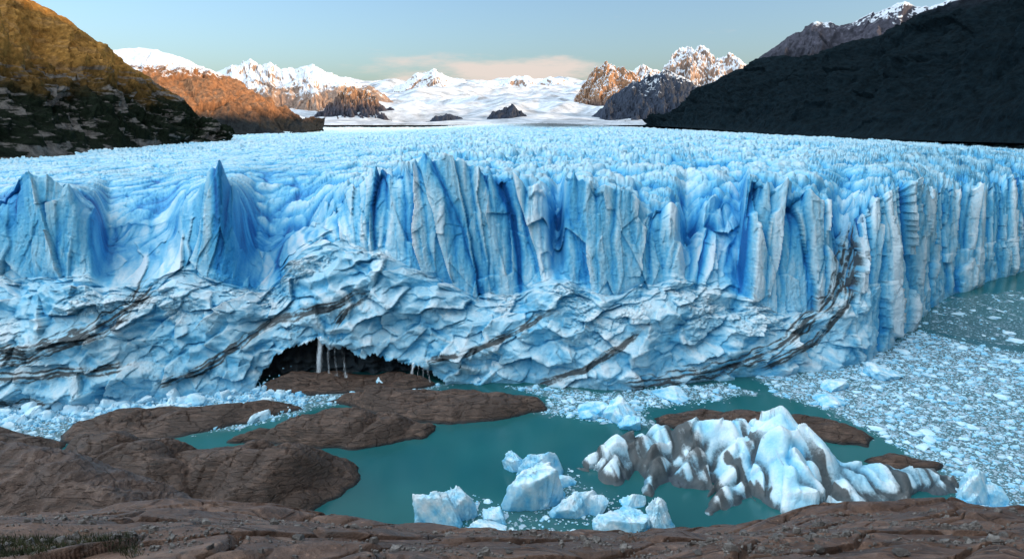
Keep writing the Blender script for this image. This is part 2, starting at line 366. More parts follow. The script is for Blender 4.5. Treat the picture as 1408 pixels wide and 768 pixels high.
# ------------------------------------------------------------------ mountains
def resamp(pts, n):
    p = np.array(pts, float); d = np.concatenate([[0], np.cumsum(np.linalg.norm(np.diff(p, axis=0), axis=1))])
    q = np.linspace(0, d[-1], n); return np.stack([np.interp(q, d, p[:, i]) for i in range(3)], -1)
def W(lst): return [tuple(float(c) for c in P(*a)) if len(a) == 3 else tuple(a[:3]) for a in lst]
def mountain(name, label, ridge, foot, mat, nu=500, nv=200, amp=40, scl=300, seed=0, power=1.0, back=.8, rj=.25, drop=0, para=False):
    R_, F_ = W(ridge), W(foot)
    F_ = [(a, b, c-drop) for a, b, c in F_]
    if para:
        t_ = np.linspace(0, 1, len(R_)); q_ = np.linspace(0, 1, nu)
        r = np.stack([np.interp(q_, t_, [p[i] for p in R_]) for i in range(3)], -1); f = np.stack([np.interp(q_, t_, [p[i] for p in F_]) for i in range(3)], -1)
    else: r = resamp(R_, nu); f = resamp(F_, nu)
    v = np.linspace(0, 1, nv)[:, None, None]
    A = f[None]+(r-f)[None]*v
    A[..., 2] = f[None, :, 2]+(r-f)[None, :, 2]*(v[..., 0]**power)
    bk = r+(r-f)*back; bk[:, 2] = f[:, 2]-60
    vb = np.linspace(0, 1, nv//3+1)[1:, None, None]
    B = r[None]+(bk-r)[None]*vb
    Q = np.concatenate([A, B]); vv = np.concatenate([v[:, 0, 0], 1+vb[:, 0, 0]])
    x, y, z = Q[..., 0], Q[..., 1], Q[..., 2]
    um = np.linspace(0, np.linalg.norm(np.diff(r, axis=0), axis=1).sum(), nu)[None, :]; vm = vv[:, None]*np.linalg.norm((r-f).mean(0))
    env = np.where(vv < 1, rj+(1-rj)*np.sin(np.pi*np.clip(vv, 0, 1))**.7, rj+.6*(vv-1))[:, None]*sstep(0, .08, vv)[:, None]
    wv = .35*scl*fbm(x/scl/1.5, y/scl/1.5, 3, seed+5)
    gul = ridged((um+wv)/scl, vm/(scl*3.2), 6, seed+1, .58)-.5
    nn_ = fbm(x/scl*2, y/scl*2, 6, seed+2, .6)
    fq, _ = facets((um+wv)/scl*2.2, vm/scl*1.4, seed+8, .7, .5)
    nrm = np.cross(r-f, np.gradient(r, axis=0)).mean(0); nrm = nrm/np.linalg.norm(nrm)
    if nrm[2] < 0: nrm = -nrm
    dd = amp*env*(1.3*gul+.8*nn_+.35*fq)
    Q = Q+dd[..., None]*nrm[None, None]
    o = gridobj(name, Q[..., 0], Q[..., 1], Q[..., 2], mat)
    tag(o, label, 'mountain', None, 'structure'); return o
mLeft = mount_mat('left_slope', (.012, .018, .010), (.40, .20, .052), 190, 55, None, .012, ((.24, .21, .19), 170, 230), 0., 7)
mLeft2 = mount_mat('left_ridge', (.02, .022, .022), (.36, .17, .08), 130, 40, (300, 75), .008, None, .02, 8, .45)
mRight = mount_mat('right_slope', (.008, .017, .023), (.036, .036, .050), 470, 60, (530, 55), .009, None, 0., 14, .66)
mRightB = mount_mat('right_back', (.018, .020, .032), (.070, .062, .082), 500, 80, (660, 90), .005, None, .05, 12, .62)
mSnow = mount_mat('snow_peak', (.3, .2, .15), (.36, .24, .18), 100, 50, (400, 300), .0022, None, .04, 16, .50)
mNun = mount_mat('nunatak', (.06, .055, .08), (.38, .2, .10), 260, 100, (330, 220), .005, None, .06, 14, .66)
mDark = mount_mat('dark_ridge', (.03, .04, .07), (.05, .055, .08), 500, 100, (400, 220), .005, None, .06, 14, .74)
mField = mount_mat('snow_basin', (.64, .665, .72), (.66, .685, .74), 200, 100, None, .0008, None, 0., 14)
mountain('hillside', 'steep brown and green hillside with grey rock bands on the left of the glacier', [(-520, -330, 1050), (-300, -200, 1250), (-80, -45, 1450), (0, -12, 1550), (45, 2, 1620), (100, 36, 1700), (160, 74, 1780), (230, 126, 1860), (268, 155, 1900), (315, 190, 1900)],
         [(-520, 262, 560), (-300, 240, 680), (-80, 226, 820), (0, 222, 900), (60, 218, 1000), (120, 212, 1120), (180, 206, 1300), (240, 200, 1500), (280, 196, 1640), (318, 192, 1780)], mLeft, 800, 360, 62, 230, 3)
mountain('mountain', 'orange lit ridge with a snowfield behind the left hillside', [(60, 60, 2900), (165, 66, 3000), (215, 70, 3050), (258, 80, 3150), (320, 108, 3250), (352, 132, 3300), (385, 150, 3350), (415, 162, 3350), (443, 177, 3300)],
         [(60, 215, 2000), (200, 205, 2200), (260, 200, 2300), (300, 196, 2400), (340, 190, 2500), (380, 185, 2700), (415, 181, 2900), (435, 179, 3100), (444, 178, 3250)], mLeft2, 500, 220, 78, 340, 13)
mountain('mountain', 'dark forested mountainside filling the right edge above the glacier', [(893, 171, 4300), (950, 132, 4000), (1010, 96, 3700), (1070, 76, 3400), (1130, 74, 3100), (1200, 50, 2800), (1290, 14, 2450), (1330, 2, 2300), (1408, -12, 2150), (1560, 1250, 900, 0), (1480, 500, 960, 0), (1400, -600, 980, 0), (1300, -2000, 980, 0)],  # ridge runs on out of view, set high to shade the glacier
         [(893, 173, 4200), (950, 176, 3500), (1010, 180, 2900), (1060, 185, 2400), (1130, 188, 2150), (1200, 191, 1800), (1290, 194, 1550), (1408, 197, 1300), (950, 900, 50, 0), (940, 500, 40, 0), (930, 0, 20, 0), (950, -600, 10, 0), (900, -2000, 10, 0)], mRight, 1100, 280, 110, 340, 23)
mountain('mountain', 'grey rocky summit with snow patches behind the dark right mountainside', [(980, 130, 4700), (1040, 84, 4600), (1090, 47, 4500), (1130, 33, 4450), (1170, 31, 4400), (1212, 14, 4300), (1245, 4, 4300), (1278, 12, 4300), (1330, -10, 4200), (1420, -30, 4200)],
         [(980, 175, 4400), (1040, 150, 4000), (1090, 140, 3800), (1130, 135, 3700), (1170, 130, 3650), (1210, 130, 3600), (1245, 130, 3600), (1330, 130, 3500), (1420, 130, 3500)], mRightB, 500, 200, 140, 380, 33, drop=150)
nu, nv = 900, 300
px_ = np.linspace(-150, 1550, nu)[None, :]; vv = np.linspace(0, 1, nv)[:, None]
Yb = 5000+vv**1.3*12000
pyb = 172-63*vv**.75 + 0*px_
xb, _, zb = P(px_, pyb, Yb)
env = sstep(0, .2, vv)
zb = zb+env*(200*fbm(xb/2000, Yb/2200, 5, 301, .42)+170*(ridged(xb/1300, Yb/2000, 3, 302, .4)-.6))
o = gridobj('snow_basin', xb, Yb+0*xb, zb, mField); tag(o, 'broad distant snowfield feeding the glacier', 'snowfield', None, 'structure')
def peak(name, label, ridge, fy, Yr, Yf, mat, seed, amp=60, scl=350, **kw):
    rd = [(a, b, Yr) for a, b in ridge]; ft = [(a, fy, Yf) for a, b in ridge]
    kw.setdefault('power', 1.25); kw.setdefault('rj', .5)
    return mountain(name, label, rd, ft, mat, 420, 170, amp, scl, seed, drop=Yf*.03, para=True, **kw)
peak('mountain', 'snow covered peaks rising behind the orange left ridge', [(270, 110), (310, 93), (328, 90), (345, 85), (360, 92), (372, 87), (385, 94), (410, 95), (430, 91), (450, 104), (480, 108), (512, 122), (545, 145)], 168, 7600, 5900, mSnow, 41, 150, 600)
peak('mountain', 'orange lit rock peak standing out of the snow left of centre', [(425, 170), (438, 163), (450, 150), (462, 141), (472, 130), (484, 119), (497, 131), (510, 130), (523, 143), (540, 156), (553, 168)], 167, 6300, 5500, mNun, 47, 130, 230, rj=.7)
peak('mountain', 'small dark rock island in the distant snow, leftmost of two', [(580, 170), (590, 166), (600, 160), (614, 157), (630, 161), (642, 166), (652, 170)], 168, 5600, 5300, mDark, 51, 26, 90, rj=.8)
peak('mountain', 'small dark rock island in the distant snow, rightmost of two', [(660, 170), (668, 164), (678, 155), (690, 149), (704, 145), (716, 153), (726, 162), (735, 170)], 168, 5600, 5300, mDark, 53, 36, 90, rj=.8)
peak('mountain', 'faraway white summit low on the skyline left of the pink cloud', [(540, 118), (565, 108), (582, 100), (600, 97), (615, 105), (640, 112), (660, 118)], 135, 13000, 11500, mSnow, 57, 200, 900)
peak('mountain', 'faraway white ridge on the skyline under the pink cloud', [(640, 122), (680, 112), (710, 106), (740, 110), (770, 107), (800, 114), (830, 125)], 140, 14500, 12500, mSnow, 59, 220, 900)
peak('mountain', 'brown flat topped rock peak right of centre on the skyline', [(785, 150), (797, 128), (808, 110), (818, 97), (832, 88), (850, 91), (862, 101), (878, 108), (890, 125), (905, 150)], 158, 7800, 6700, mNun, 61, 150, 330)
peak('mountain', 'small snow and rock peak between brown peak and pointed snow peak', [(850, 130), (868, 102), (884, 88), (897, 96), (915, 106), (935, 125)], 140, 9500, 8600, mSnow, 63, 120, 500)
peak('mountain', 'pointed snow peak with orange rock faces beside the dark mountainside', [(880, 130), (900, 104), (915, 88), (928, 74), (945, 60), (955, 67), (968, 66), (984, 80), (1003, 75), (1022, 84), (1050, 95)], 150, 8200, 6600, mSnow, 65, 190, 400)
peak('mountain', 'dark blue rocky ridge in front of the pointed snow peak', [(800, 172), (822, 152), (842, 133), (866, 118), (890, 106), (912, 98), (935, 108), (960, 118), (1000, 130), (1040, 140)], 171, 5900, 4900, mDark, 67, 130, 330, rj=.35)

# ------------------------------------------------------------------ water
SL = [([(1035, 514), (1160, 503), (1245, 462), (1262, 452), (1330, 472), (1408, 484), (1750, 500), (1750, 735), (1330, 720), (1300, 660), (1225, 610), (1150, 568), (1070, 545)], 1.0),
      ([(690, 530), (760, 533), (830, 540), (905, 532), (1000, 526), (1040, 540), (960, 556), (890, 560), (890, 585), (800, 578), (740, 566), (760, 548)], .9),
      ([(-200, 565), (250, 548), (350, 540), (480, 530), (620, 527), (560, 545), (440, 560), (330, 590), (120, 606), (-200, 640)], 1.0),
      ([(1265, 425), (1310, 408), (1408, 398), (1700, 392), (1700, 480), (1408, 476), (1330, 468), (1262, 450)], .38),
      ([(640, 675), (690, 690), (780, 640), (840, 680), (850, 720), (720, 745), (640, 740), (620, 700)], .33)]
SLw = [([tuple(float(c) for c in G(*p)) for p in poly], d) for poly, d in SL]
xs = np.concatenate([[-30000, -8000, -2000, -700], np.arange(-330, 420, 1.), np.arange(420, 760, 4.), [900, 2000, 8000, 30000]])
ys = np.concatenate([[-3000, -500, 40], np.arange(110, 330, 1.), np.arange(330, 720, 2.), [900, 2000, 8000, 40000]])
xx, yy = np.meshgrid(xs, ys); slush = np.zeros_like(xx)
for poly, d in SLw:
    slush = np.maximum(slush, d*sstep(-3, 6, sdist(xx, yy, poly)+6*fbm(xx/14, yy/14, 3, 88)))
k = M('lake_water'); v = k.coord()
vo = k.n('TexVoronoi', Vector=v, Scale=.42, feature='DISTANCE_TO_EDGE'); vo2 = k.n('TexVoronoi', Vector=v, Scale=1.3, feature='DISTANCE_TO_EDGE')
cel = k.n('TexVoronoi', Vector=v, Scale=.42); c2 = k.n('TexVoronoi', Vector=v, Scale=1.3)
sa = k.attr('slush'); nb = k.noise(v, .06, 5)
r1 = k.n('SeparateColor', Color=cel.outputs['Color']).outputs[0]; r2 = k.n('SeparateColor', Color=c2.outputs['Color']).outputs[0]
thr = k.math('MULTIPLY', sa, k.math('ADD', .25, nb))
f1 = k.math('MULTIPLY', k.math('LESS_THAN', r1, k.math('MULTIPLY', thr, .35)), k.map(vo.outputs[0], .05, .12))
f2 = k.math('MULTIPLY', k.math('LESS_THAN', r2, k.math('MULTIPLY', thr, .7)), k.map(vo2.outputs[0], .05, .14))
fl = k.math('MAXIMUM', f1, f2)
wc = k.mix(k.map(k.noise(v, .012, 3), .35, .65), (.009, .09, .098), (.018, .125, .125))
wc = k.mix(k.math('MULTIPLY', sa, .6), wc, (.14, .215, .25))
wc = k.mix(fl, wc, (.38, .50, .58))
k.put(k.b.inputs['Base Color'], wc); k.put(k.b.inputs['Roughness'], k.math('ADD', .14, k.math('MULTIPLY', sa, .5))); k.b.inputs['Specular IOR Level'].default_value = .4
b = k.bump(k.noise(k.coord((1, 2.2, 1)), .9, 4, .6), .25, .12); b = k.bump(fl, .8, .3, b); k.put(k.b.inputs['Normal'], b)
o = gridobj('lake', xx, yy, xx*0, k.m, None, {'slush': slush}); tag(o, 'milky teal glacial lake', 'lake', None, 'structure')

# ------------------------------------------------------------------ rocks at the shore
def outcrop(label, poly, h, seed, soft=9., name='rock_outcrop', step=.5, lift=0):
    w = [tuple(float(c) for c in G(*p)) for p in poly]; a = np.array(w); pad = 6
    gx, gy = np.meshgrid(np.arange(a[:, 0].min()-pad, a[:, 0].max()+pad, step), np.arange(a[:, 1].min()-pad, a[:, 1].max()+pad, step))
    d = sdist(gx, gy, w)+3.*fbm(gx/14, gy/10, 4, seed, .5)
    z = np.where(d > 0, h*(1-np.exp(-np.maximum(d, 0)/soft)), d*.9)
    dp = sstep(0, 7, d)
    u_ = gx*.8+gy*.6; v_ = -gx*.6+gy*.8
    bb = np.minimum(np.abs(perlin(u_/30, v_/15, seed+21))*2.2, 1)**.6
    z = z*(.6+.55*bb)+dp*(h*.25*fbm(u_/26, v_/15, 2, seed+1)*1.6+.7*(ridged(u_/24, v_/9, 2, seed+2, .4)-.6)+.08*fbm(gx/2.6, gy/2.6, 4, seed+3))
    zt_ = (z+.12*u_+.8*fbm(u_/15, v_/10, 3, seed+7))/1.3; fz = zt_-np.floor(zt_); z = np.where(z > .6, z+dp*.4*(sstep(.6, 1., fz)-fz), z)
    fa_, fe_ = facets(u_/10, v_/5, seed+4, .5, .3); fb_, _ = facets(u_/2.4, v_/1.2, seed+6, .8, .6); z = z+dp*(.55*fa_+.07*fb_) - dp*.8*np.exp(-(fe_/.04)**2)
    o = gridobj(name, gx-a[:, 0].mean(), gy-a[:, 1].mean(), z, ROCK, None, None, z > -1.5); o.location = (a[:, 0].mean(), a[:, 1].mean(), lift)
    return tag(o, label, 'rock', 'bare rock outcrops on the shore')
outcrop('long low brown rock among ice rubble at the far left shore', [(80, 598), (150, 580), (240, 565), (310, 562), (405, 556), (418, 562), (340, 582), (240, 602), (150, 610), (85, 610)], 6.0, 101, 5)
outcrop('brown rock hump between the waterfall channel and teal water', [(312, 608), (380, 592), (450, 580), (540, 577), (598, 586), (590, 602), (500, 617), (420, 615)], 10, 111, 6)
outcrop('flat dark rock shelf below the glacier toe near centre', [(440, 550), (520, 545), (600, 543), (690, 546), (750, 555), (750, 564), (700, 575), (620, 582), (540, 574)], 7, 121, 5)
outcrop('dark wet rock floor inside the meltwater cave', [(358, 536), (400, 522), (470, 516), (560, 520), (600, 528), (560, 538), (470, 542), (380, 543)], 6, 126, 5)
outcrop('largest rounded brown rock platform left of the teal bay', [(40, 690), (50, 655), (110, 633), (200, 624), (300, 624), (420, 632), (500, 640), (490, 666), (452, 692), (418, 712), (300, 725), (140, 712)], 15, 131, 10)
outcrop('dark rock ledge under the ice rubble at the left edge', [(-160, 610), (-40, 592), (30, 596), (95, 608), (75, 628), (0, 646), (-160, 680)], 8, 141, 8)
outcrop('dark low rock behind the dirty iceberg on the right', [(893, 573), (960, 566), (1060, 570), (1150, 582), (1205, 602), (1190, 612), (1000, 600), (900, 586)], 5, 151, 5)
outcrop('small dark rock right of the dirty iceberg in brash ice', [(1188, 634), (1220, 622), (1290, 638), (1284, 646), (1230, 650)], 3, 161, 4)

# ------------------------------------------------------------------ foreground ledge
pxf = np.linspace(-500, 1900, 1300)
rim = keys([(-500, 738), (0, 720), (80, 716), (150, 707), (250, 702), (350, 709), (450, 725), (540, 740), (640, 749), (740, 747), (800, 743), (900, 747), (960, 744), (1050, 732), (1130, 715), (1230, 705), (1300, 703), (1408, 708), (1900, 716)], pxf)
rim = sm(rim, 12)
Yr = 17+4*fbm(pxf/300, pxf*0, 2, 4); zr = P(pxf, rim, Yr)[2]
Ym = 8+0*pxf; zm = P(pxf, 772+0*pxf, Ym)[2]
def seg(Ya, za, Yb_, zb_, n, pw=1.):
    t = np.linspace(0, 1, n, endpoint=False)[:, None]; return Ya+(Yb_-Ya)*t, za+(zb_-za)*t**pw
segs = [seg(0*pxf-4, 0*pxf+99.2, Ym, zm, 60), seg(Ym, zm, Yr, zr, 300, 1.15), seg(Yr, zr, Yr+7, zr-9, 80, 1.8), seg(Yr+7, zr-9, 0*pxf+62, 0*pxf+22, 60), seg(0*pxf+62, 0*pxf+22, 0*pxf+105, 0*pxf-8, 60)]
YF = np.concatenate([a for a, b in segs]); ZF = np.concatenate([b for a, b in segs])
XF = (pxf-704)/F*np.maximum(YF, 5)*1.0/(cT-.25*sT) * (1+0*YF)
u_ = XF*.85+YF*.5; v_ = -XF*.5+YF*.85
amp_ = np.where(YF < 30, 1, 3.)
nf = .36*fbm(u_/4.5, v_/2.2, 3, 201)+.20*(ridged(u_/5, v_/1.8, 2, 202)-.6)+.02*fbm(XF/.4, YF/.4, 3, 203)
fa_, fe_ = facets(u_/2.4, v_/1.0, 204, .7, .5); nf = nf+.11*fa_-.12*np.exp(-(fe_/.05)**2)
ZF = ZF+nf*amp_*sstep(1, 7, YF)
o = gridobj('ground', XF, YF, ZF, FGROCK); tag(o, 'reddish brown rock ledge with gravel along the bottom of the view', 'rock ledge', None, 'structure')
kn = W([(-420, 560, 95), (-150, 590, 92), (0, 624, 88), (60, 642, 85), (120, 668, 82), (170, 690, 79), (215, 716, 76)])
kf = [(-105, 45, 50, 0), (-80, 40, 48, 0), (-66, 38, 40, 0), (-58, 38, 34, 0), (-50, 38, 28, 0), (-45, 38, 20, 0), (-40, 38, 15, 0)]
r = resamp(kn, 300); f_ = resamp([q[:3] for q in kf], 300); vq = np.linspace(0, 1, 160)[:, None, None]
A = f_[None]+(r-f_)[None]*vq; bk = r+np.array([-8, 60, 0.]); bk[:, 2] = -6
B = r[None]+(bk-r)[None]*np.linspace(0, 1, 61)[1:, None, None]; B[..., 2] = r[None, :, 2]+(-6-r[None, :, 2])*(np.linspace(0, 1, 61)[1:, None]**1.5)
Q = np.concatenate([A, B]); x_, y_ = Q[..., 0], Q[..., 1]
Q[..., 2] += 2.5*fbm(x_/18, y_/12, 3, 211)+1.8*(ridged((x_+y_)/14, (y_-x_)/6, 3, 212)-.6)+.3*fbm(x_/1.8, y_/1.8, 3, 213)
KN = rock_mat('knoll_rock', (.040, .024, .018), (.125, .068, .046), (.22, .138, .100), .9, .8)
o = gridobj('rock_knoll', Q[..., 0]+60, Q[..., 1]-80, Q[..., 2], KN); o.location = (-60, 80, 0)
tag(o, 'sloping brown rock shoulder at the lower left beyond the ledge', 'rock')

# ------------------------------------------------------------------ ice lumps
def ico(sub):
    bm = bmesh.new(); bmesh.ops.create_icosphere(bm, subdivisions=sub, radius=1.0)
    V = np.array([v.co[:] for v in bm.verts]); Fc = np.array([[v.index for v in f.verts] for f in bm.faces]); bm.free(); return V, Fc
ICO = {s_: ico(s_) for s_ in (3, 4, 6)}
def lump(sub, seed, nplanes=14, sharp=.25, rough=.05):
    g = np.random.default_rng(seed); V, Fc = ICO[sub]
    n_ = g.normal(size=(nplanes, 3)); n_ /= np.linalg.norm(n_, axis=1, keepdims=True); d = g.uniform(.5, 1., nplanes)
    q = V@n_.T; r_ = np.where(q > .05, d[None]/np.maximum(q, .05), 9).min(1); r_ = np.minimum(r_, 1.25)
    r_ = r_*(1+rough*fbm(V[:, 0]*3+V[:, 2]*2+seed, V[:, 1]*3-V[:, 2]*2, 4, seed)*2)
    f_, e_ = facets(V[:, 0]*2.6+V[:, 2]*1.7, V[:, 1]*2.6-V[:, 2]*1.3, seed+9, .5, .5)
    r_ = r_*(1+rough*1.8*f_)
    if sub > 4:
        r_ = r_*(1+rough*2.2*fbm(V[:, 0]*2+V[:, 2]*1.4, V[:, 1]*2-V[:, 2], 3, seed+29))
        f_, e_ = facets(V[:, 0]*8+V[:, 2]*4.7, V[:, 1]*8-V[:, 2]*4.3, seed+19, .5, .5); r_ = r_*(1+rough*.6*f_)
    return V*r_[:, None], Fc
def berg(label, lumps, seed, group=None, name='iceberg', dirt=0., lo=.09, sub=6):
    Vs, Fs, n_ = [], [], 0; c0 = None
    for i, (px, py, w, h, dr) in enumerate(lumps):
        x, y = G(px, py); sc = math.hypot(x, y, H)/F
        hw = w*sc/2; hh = h*sc/.78
        if c0 is None: c0 = (float(x), float(y))
        V, Fc = lump(sub, seed+i*7); g = np.random.default_rng(seed+i)
        V = V/np.abs(V).max(0)*np.array([hw, hw*dr, hh])
        V[:, 0] += V[:, 2]*g.uniform(-.35, .35)
        V[:, 0] += x-c0[0]; V[:, 1] += y+hw*dr*.8-c0[1]
        Vs.append(V); Fs.append(Fc+n_); n_ += len(V)
    V = np.concatenate(Vs); Fc = np.concatenate(Fs)
    keep = (V[:, 2] > -1.0)[Fc].any(1); Fc = Fc[keep]
    z = V[:, 2]; zn = np.clip(z/(z.max()+1e-6), 0, 1)
    bl = np.clip(lo+.30*(1-zn)**1.3+.4*fbm(V[:, 0]*.35, V[:, 1]*.35+z*.3, 3, seed), 0, 1); bl = np.maximum(bl, .5*sstep(.9, .0, z))
    dt = np.clip(dirt*(.6+1.2*fbm(V[:, 0]*.5, V[:, 1]*.5+V[:, 2], 3, seed+3)), 0, 1)
    o = meshobj(name, V, Fc, BERG, None, {'blue': bl, 'dirt': dt}); o.location = (*c0, 0)
    return tag(o, label, 'iceberg', group)
gp = 'small icebergs floating in the teal bay'
berg('tall blocky white iceberg in the middle of the teal bay', [(732, 704, 84, 46, .7), (738, 662, 74, 38, .55), (712, 652, 42, 28, .8), (762, 694, 40, 26, .8)], 1001, gp)
berg('tilted white iceberg, leftmost in the teal bay', [(606, 730, 72, 36, .7), (630, 716, 50, 34, .6), (586, 731, 44, 16, .8)], 1011, gp)
berg('low white iceberg at the bottom of the bay beside the leftmost one', [(668, 743, 58, 18, .7), (682, 722, 40, 14, .8)], 1021, gp)
berg('wedge shaped white iceberg between the blocky berg and the dirty one', [(792, 717, 70, 24, .7), (815, 708, 44, 26, .6)], 1031, gp)
berg('broad blue white iceberg near the ledge at the bay bottom', [(866, 747, 88, 34, .7), (910, 738, 46, 34, .7), (838, 738, 40, 18, .7)], 1041, gp)
berg('craggy white iceberg at the top of the bay below the glacier', [(850, 582, 62, 28, .9), (822, 574, 50, 16, .9), (872, 592, 42, 14, .8), (808, 577, 30, 9, .8)], 1051, gp)
berg('flat white floe just right of the craggy berg by the glacier', [(930, 554, 54, 8, 1.)], 1061, gp)
berg('white ice block on rocks right of the tall waterfall', [(532, 533, 34, 13, .9), (548, 533, 18, 7, .9)], 1071, gp)
berg('snowy ice heap at the glacier toe right of the small waterfall', [(672, 528, 54, 22, .9), (650, 528, 34, 11, 1.)], 1081, gp)
berg('upright pale blue iceberg right of the dirty iceberg', [(1358, 698, 46, 32, .8), (1380, 697, 28, 20, .8), (1340, 695, 26, 18, .8)], 1091, gp)
berg('white iceberg low above the centre bergs beside small fragments', [(868, 700, 40, 12, .8), (775, 672, 36, 9, .8)], 1101, gp)
berg('flat iceberg in brash ice off the right glacier corner', [(1228, 524, 46, 11, 1.2), (1210, 520, 28, 8, 1.)], 1111, gp)
berg('double topped floe in the brash ice above the dirty iceberg', [(1145, 558, 44, 9, 1.), (1152, 540, 40, 8, 1.)], 1121, gp)

def ridgeberg(label, ridges, slope, seed, step=.28):
    segs_ = []
    for rr in ridges:
        w = W(rr); segs_ += list(zip(w[:-1], w[1:]))
    a = np.array([p for s_ in segs_ for p in s_]); pad = 14
    gx, gy = np.meshgrid(np.arange(a[:, 0].min()-pad, a[:, 0].max()+pad, step), np.arange(a[:, 1].min()-pad, a[:, 1].max()+pad, step))
    jx_ = gx+1.8*fbm(gx/10, gy/10, 3, seed); jy_ = gy+1.8*fbm(gx/10, gy/10, 3, seed+1)
    z = np.full(gx.shape, -99.)
    for (ax, ay, az), (bx, by, bz) in segs_:
        vx, vy = bx-ax, by-ay; L_ = vx*vx+vy*vy+1e-9; t = np.clip(((jx_-ax)*vx+(jy_-ay)*vy)/L_, 0, 1)
        d = np.hypot(jx_-ax-t*vx, jy_-ay-t*vy); zz = az+t*(bz-az)
        q = zz-slope*(np.sqrt(d*d+1.2)-1.1)
        h = np.clip(.5+.5*(z-q)/1.0, 0, 1); z = q*(1-h)+z*h+1.0*h*(1-h)
    f0_, e0 = facets(gx/9, gy/9, seed+2, 1.5, .5); f_, e_ = facets(gx/4, gy/4, seed+3, 1., .4); f2_, _ = facets(gx/1.3, gy/1.3, seed+4, 1., .4)
    z = np.where(z < 3.5, z*1.0-1.2*(1-sstep(.5, 3.5, z)), z)
    hol = np.exp(-(fbm(gx/14, gy/14, 2, seed+12)/.10)**2)
    z = z+1.8*f0_+.35*f_+.05*f2_+.3*fbm(gx/6, gy/6, 2, seed+5)-1.9*hol*sstep(.5, 4, z)
    lp = blur(blur(z, 8, 0), 8, 1)-z
    bl = np.clip(.17+.14*lp+.2*sstep(2, 0, z)+.32*fbm(gx/10, gy/10, 2, seed+6)+.1*hol, 0, 1)
    mxx = a[:, 0].mean(); lft = sstep(mxx-8, mxx-24, gx); rgt = sstep(mxx+16, mxx+30, gx)
    pat = fbm((gx+gy*.3)/7, (gy-z)/20, 4, seed+8, .5)
    dt = np.clip(.85*sstep(.10, .26, pat)*sstep(17, 9, z)+.45*hol*sstep(12, 6, z)+.25*np.clip(lp, 0, 1.2)*sstep(12, 5, z)+lft*(.02+.6*sstep(-.15, .1, pat))*sstep(16, 10, z)+rgt*(.03+.45*sstep(-.12, .12, pat))+.5*sstep(2.4, .8, z), 0, 1)
    c = (a[:, 0].mean(), a[:, 1].mean())
    o = gridobj('iceberg', gx-c[0], gy-c[1], z, BERG, None, {'blue': bl, 'dirt': dt}, z > -1.); o.location = (*c, 0)
    return tag(o, label, 'iceberg')
ridgeberg('large jagged iceberg streaked with black dirt, right of the teal bay',
  [[(815, 620, 186), (850, 600, 190), (905, 586, 192), (960, 580, 190), (1010, 574, 188), (1045, 574, 187), (1076, 560, 184), (1100, 582, 180), (1130, 610, 174), (1160, 632, 172), (1230, 638, 174), (1290, 644, 174), (1325, 676, 169)],
   [(1060, 570, 184), (1078, 598, 176), (1095, 634, 168), (1105, 684, 161)], [(905, 586, 192), (902, 632, 180), (890, 678, 169)],
   [(1010, 574, 188), (1018, 616, 178), (1000, 660, 168), (978, 698, 160)], [(1160, 632, 172), (1168, 672, 164), (1165, 696, 160)], [(1230, 638, 174), (1245, 686, 164)],
   [(850, 600, 190), (840, 645, 176)], [(960, 580, 190), (948, 630, 178)], [(1290, 644, 174), (1282, 688, 165)]], 1.05, 1201)

def templ(seed, flat):
    V, Fc = lump(3, seed, 12, rough=.04); V = V/np.abs(V).max(0); V[:, 2] *= flat
    bl = np.clip(.07+.3*(1-(V[:, 2]/flat*.5+.5)), 0, 1)
    o = meshobj('t', V, Fc, BERG, None, {'blue': bl, 'dirt': bl*0}, False); me = o.data; bpy.data.objects.remove(o); return me
FLO = [templ(2000+i, .3) for i in range(8)]; BLK = [templ(2100+i, .8) for i in range(8)]
def place(name, me, x, y, z, s_, label, cat, group, rz=None, sq=1.):
    o = bpy.data.objects.new(name, me); C.objects.link(o); o.location = (x, y, z)
    o.rotation_euler = (random.uniform(-.2, .2), random.uniform(-.2, .2), random.uniform(0, 6.28)); o.scale = (s_, s_*random.uniform(.6, .9), s_*sq)
    return tag(o, label, cat, group)
def sample(poly, n):
    a = np.array(poly); out_ = []
    while len(out_) < n:
        x = rng.uniform(a[:, 0].min(), a[:, 0].max(), 4000); y = rng.uniform(a[:, 1].min(), a[:, 1].max(), 4000)
        m = inside(x, y, poly); out_ += list(zip(x[m], y[m]))
    return out_[:n]
def wp(l): return [tuple(float(c) for c in G(*p)) for p in l]
for x, y in sample(wp([(1060, 520), (1160, 510), (1262, 456), (1400, 482), (1404, 690), (1320, 650), (1225, 606), (1150, 566)]), 120):
    place('ice_floe', random.choice(FLO), x, y, 0, random.choice([.8, 1., 1.2, 1.6, 2.2, 3.2]), 'small white floe drifting in the dense brash ice on the right', 'ice floe', 'floes in the brash ice on the right')
for x, y in sample(wp([(1290, 430), (1330, 412), (1404, 400), (1404, 472), (1340, 466), (1285, 452)]), 24):
    place('ice_floe', random.choice(FLO), x, y, 0, random.choice([1.2, 2, 3.2, 5]), 'flat white floe on open water beside the receding right cliff', 'ice floe', 'floes on the far right water', sq=.5)
for x, y in sample(wp([(650, 680), (690, 690), (790, 640), (830, 690), (790, 740), (700, 745), (640, 720)]), 40):
    place('ice_floe', random.choice(FLO), x, y, 0, random.choice([.4, .6, .8, 1.3]), 'small ice fragment floating among the bergs of the teal bay', 'ice floe', 'ice fragments in the teal bay')
for x, y in sample(wp([(700, 535), (830, 545), (900, 545), (1040, 530), (960, 556), (880, 575), (800, 575), (750, 560)]), 45):
    place('ice_floe', random.choice(FLO), x, y, 0, random.choice([.5, .8, 1.2, 1.8]), 'small white floe at the foot of the central ice front', 'ice floe', 'floes below the central ice front')
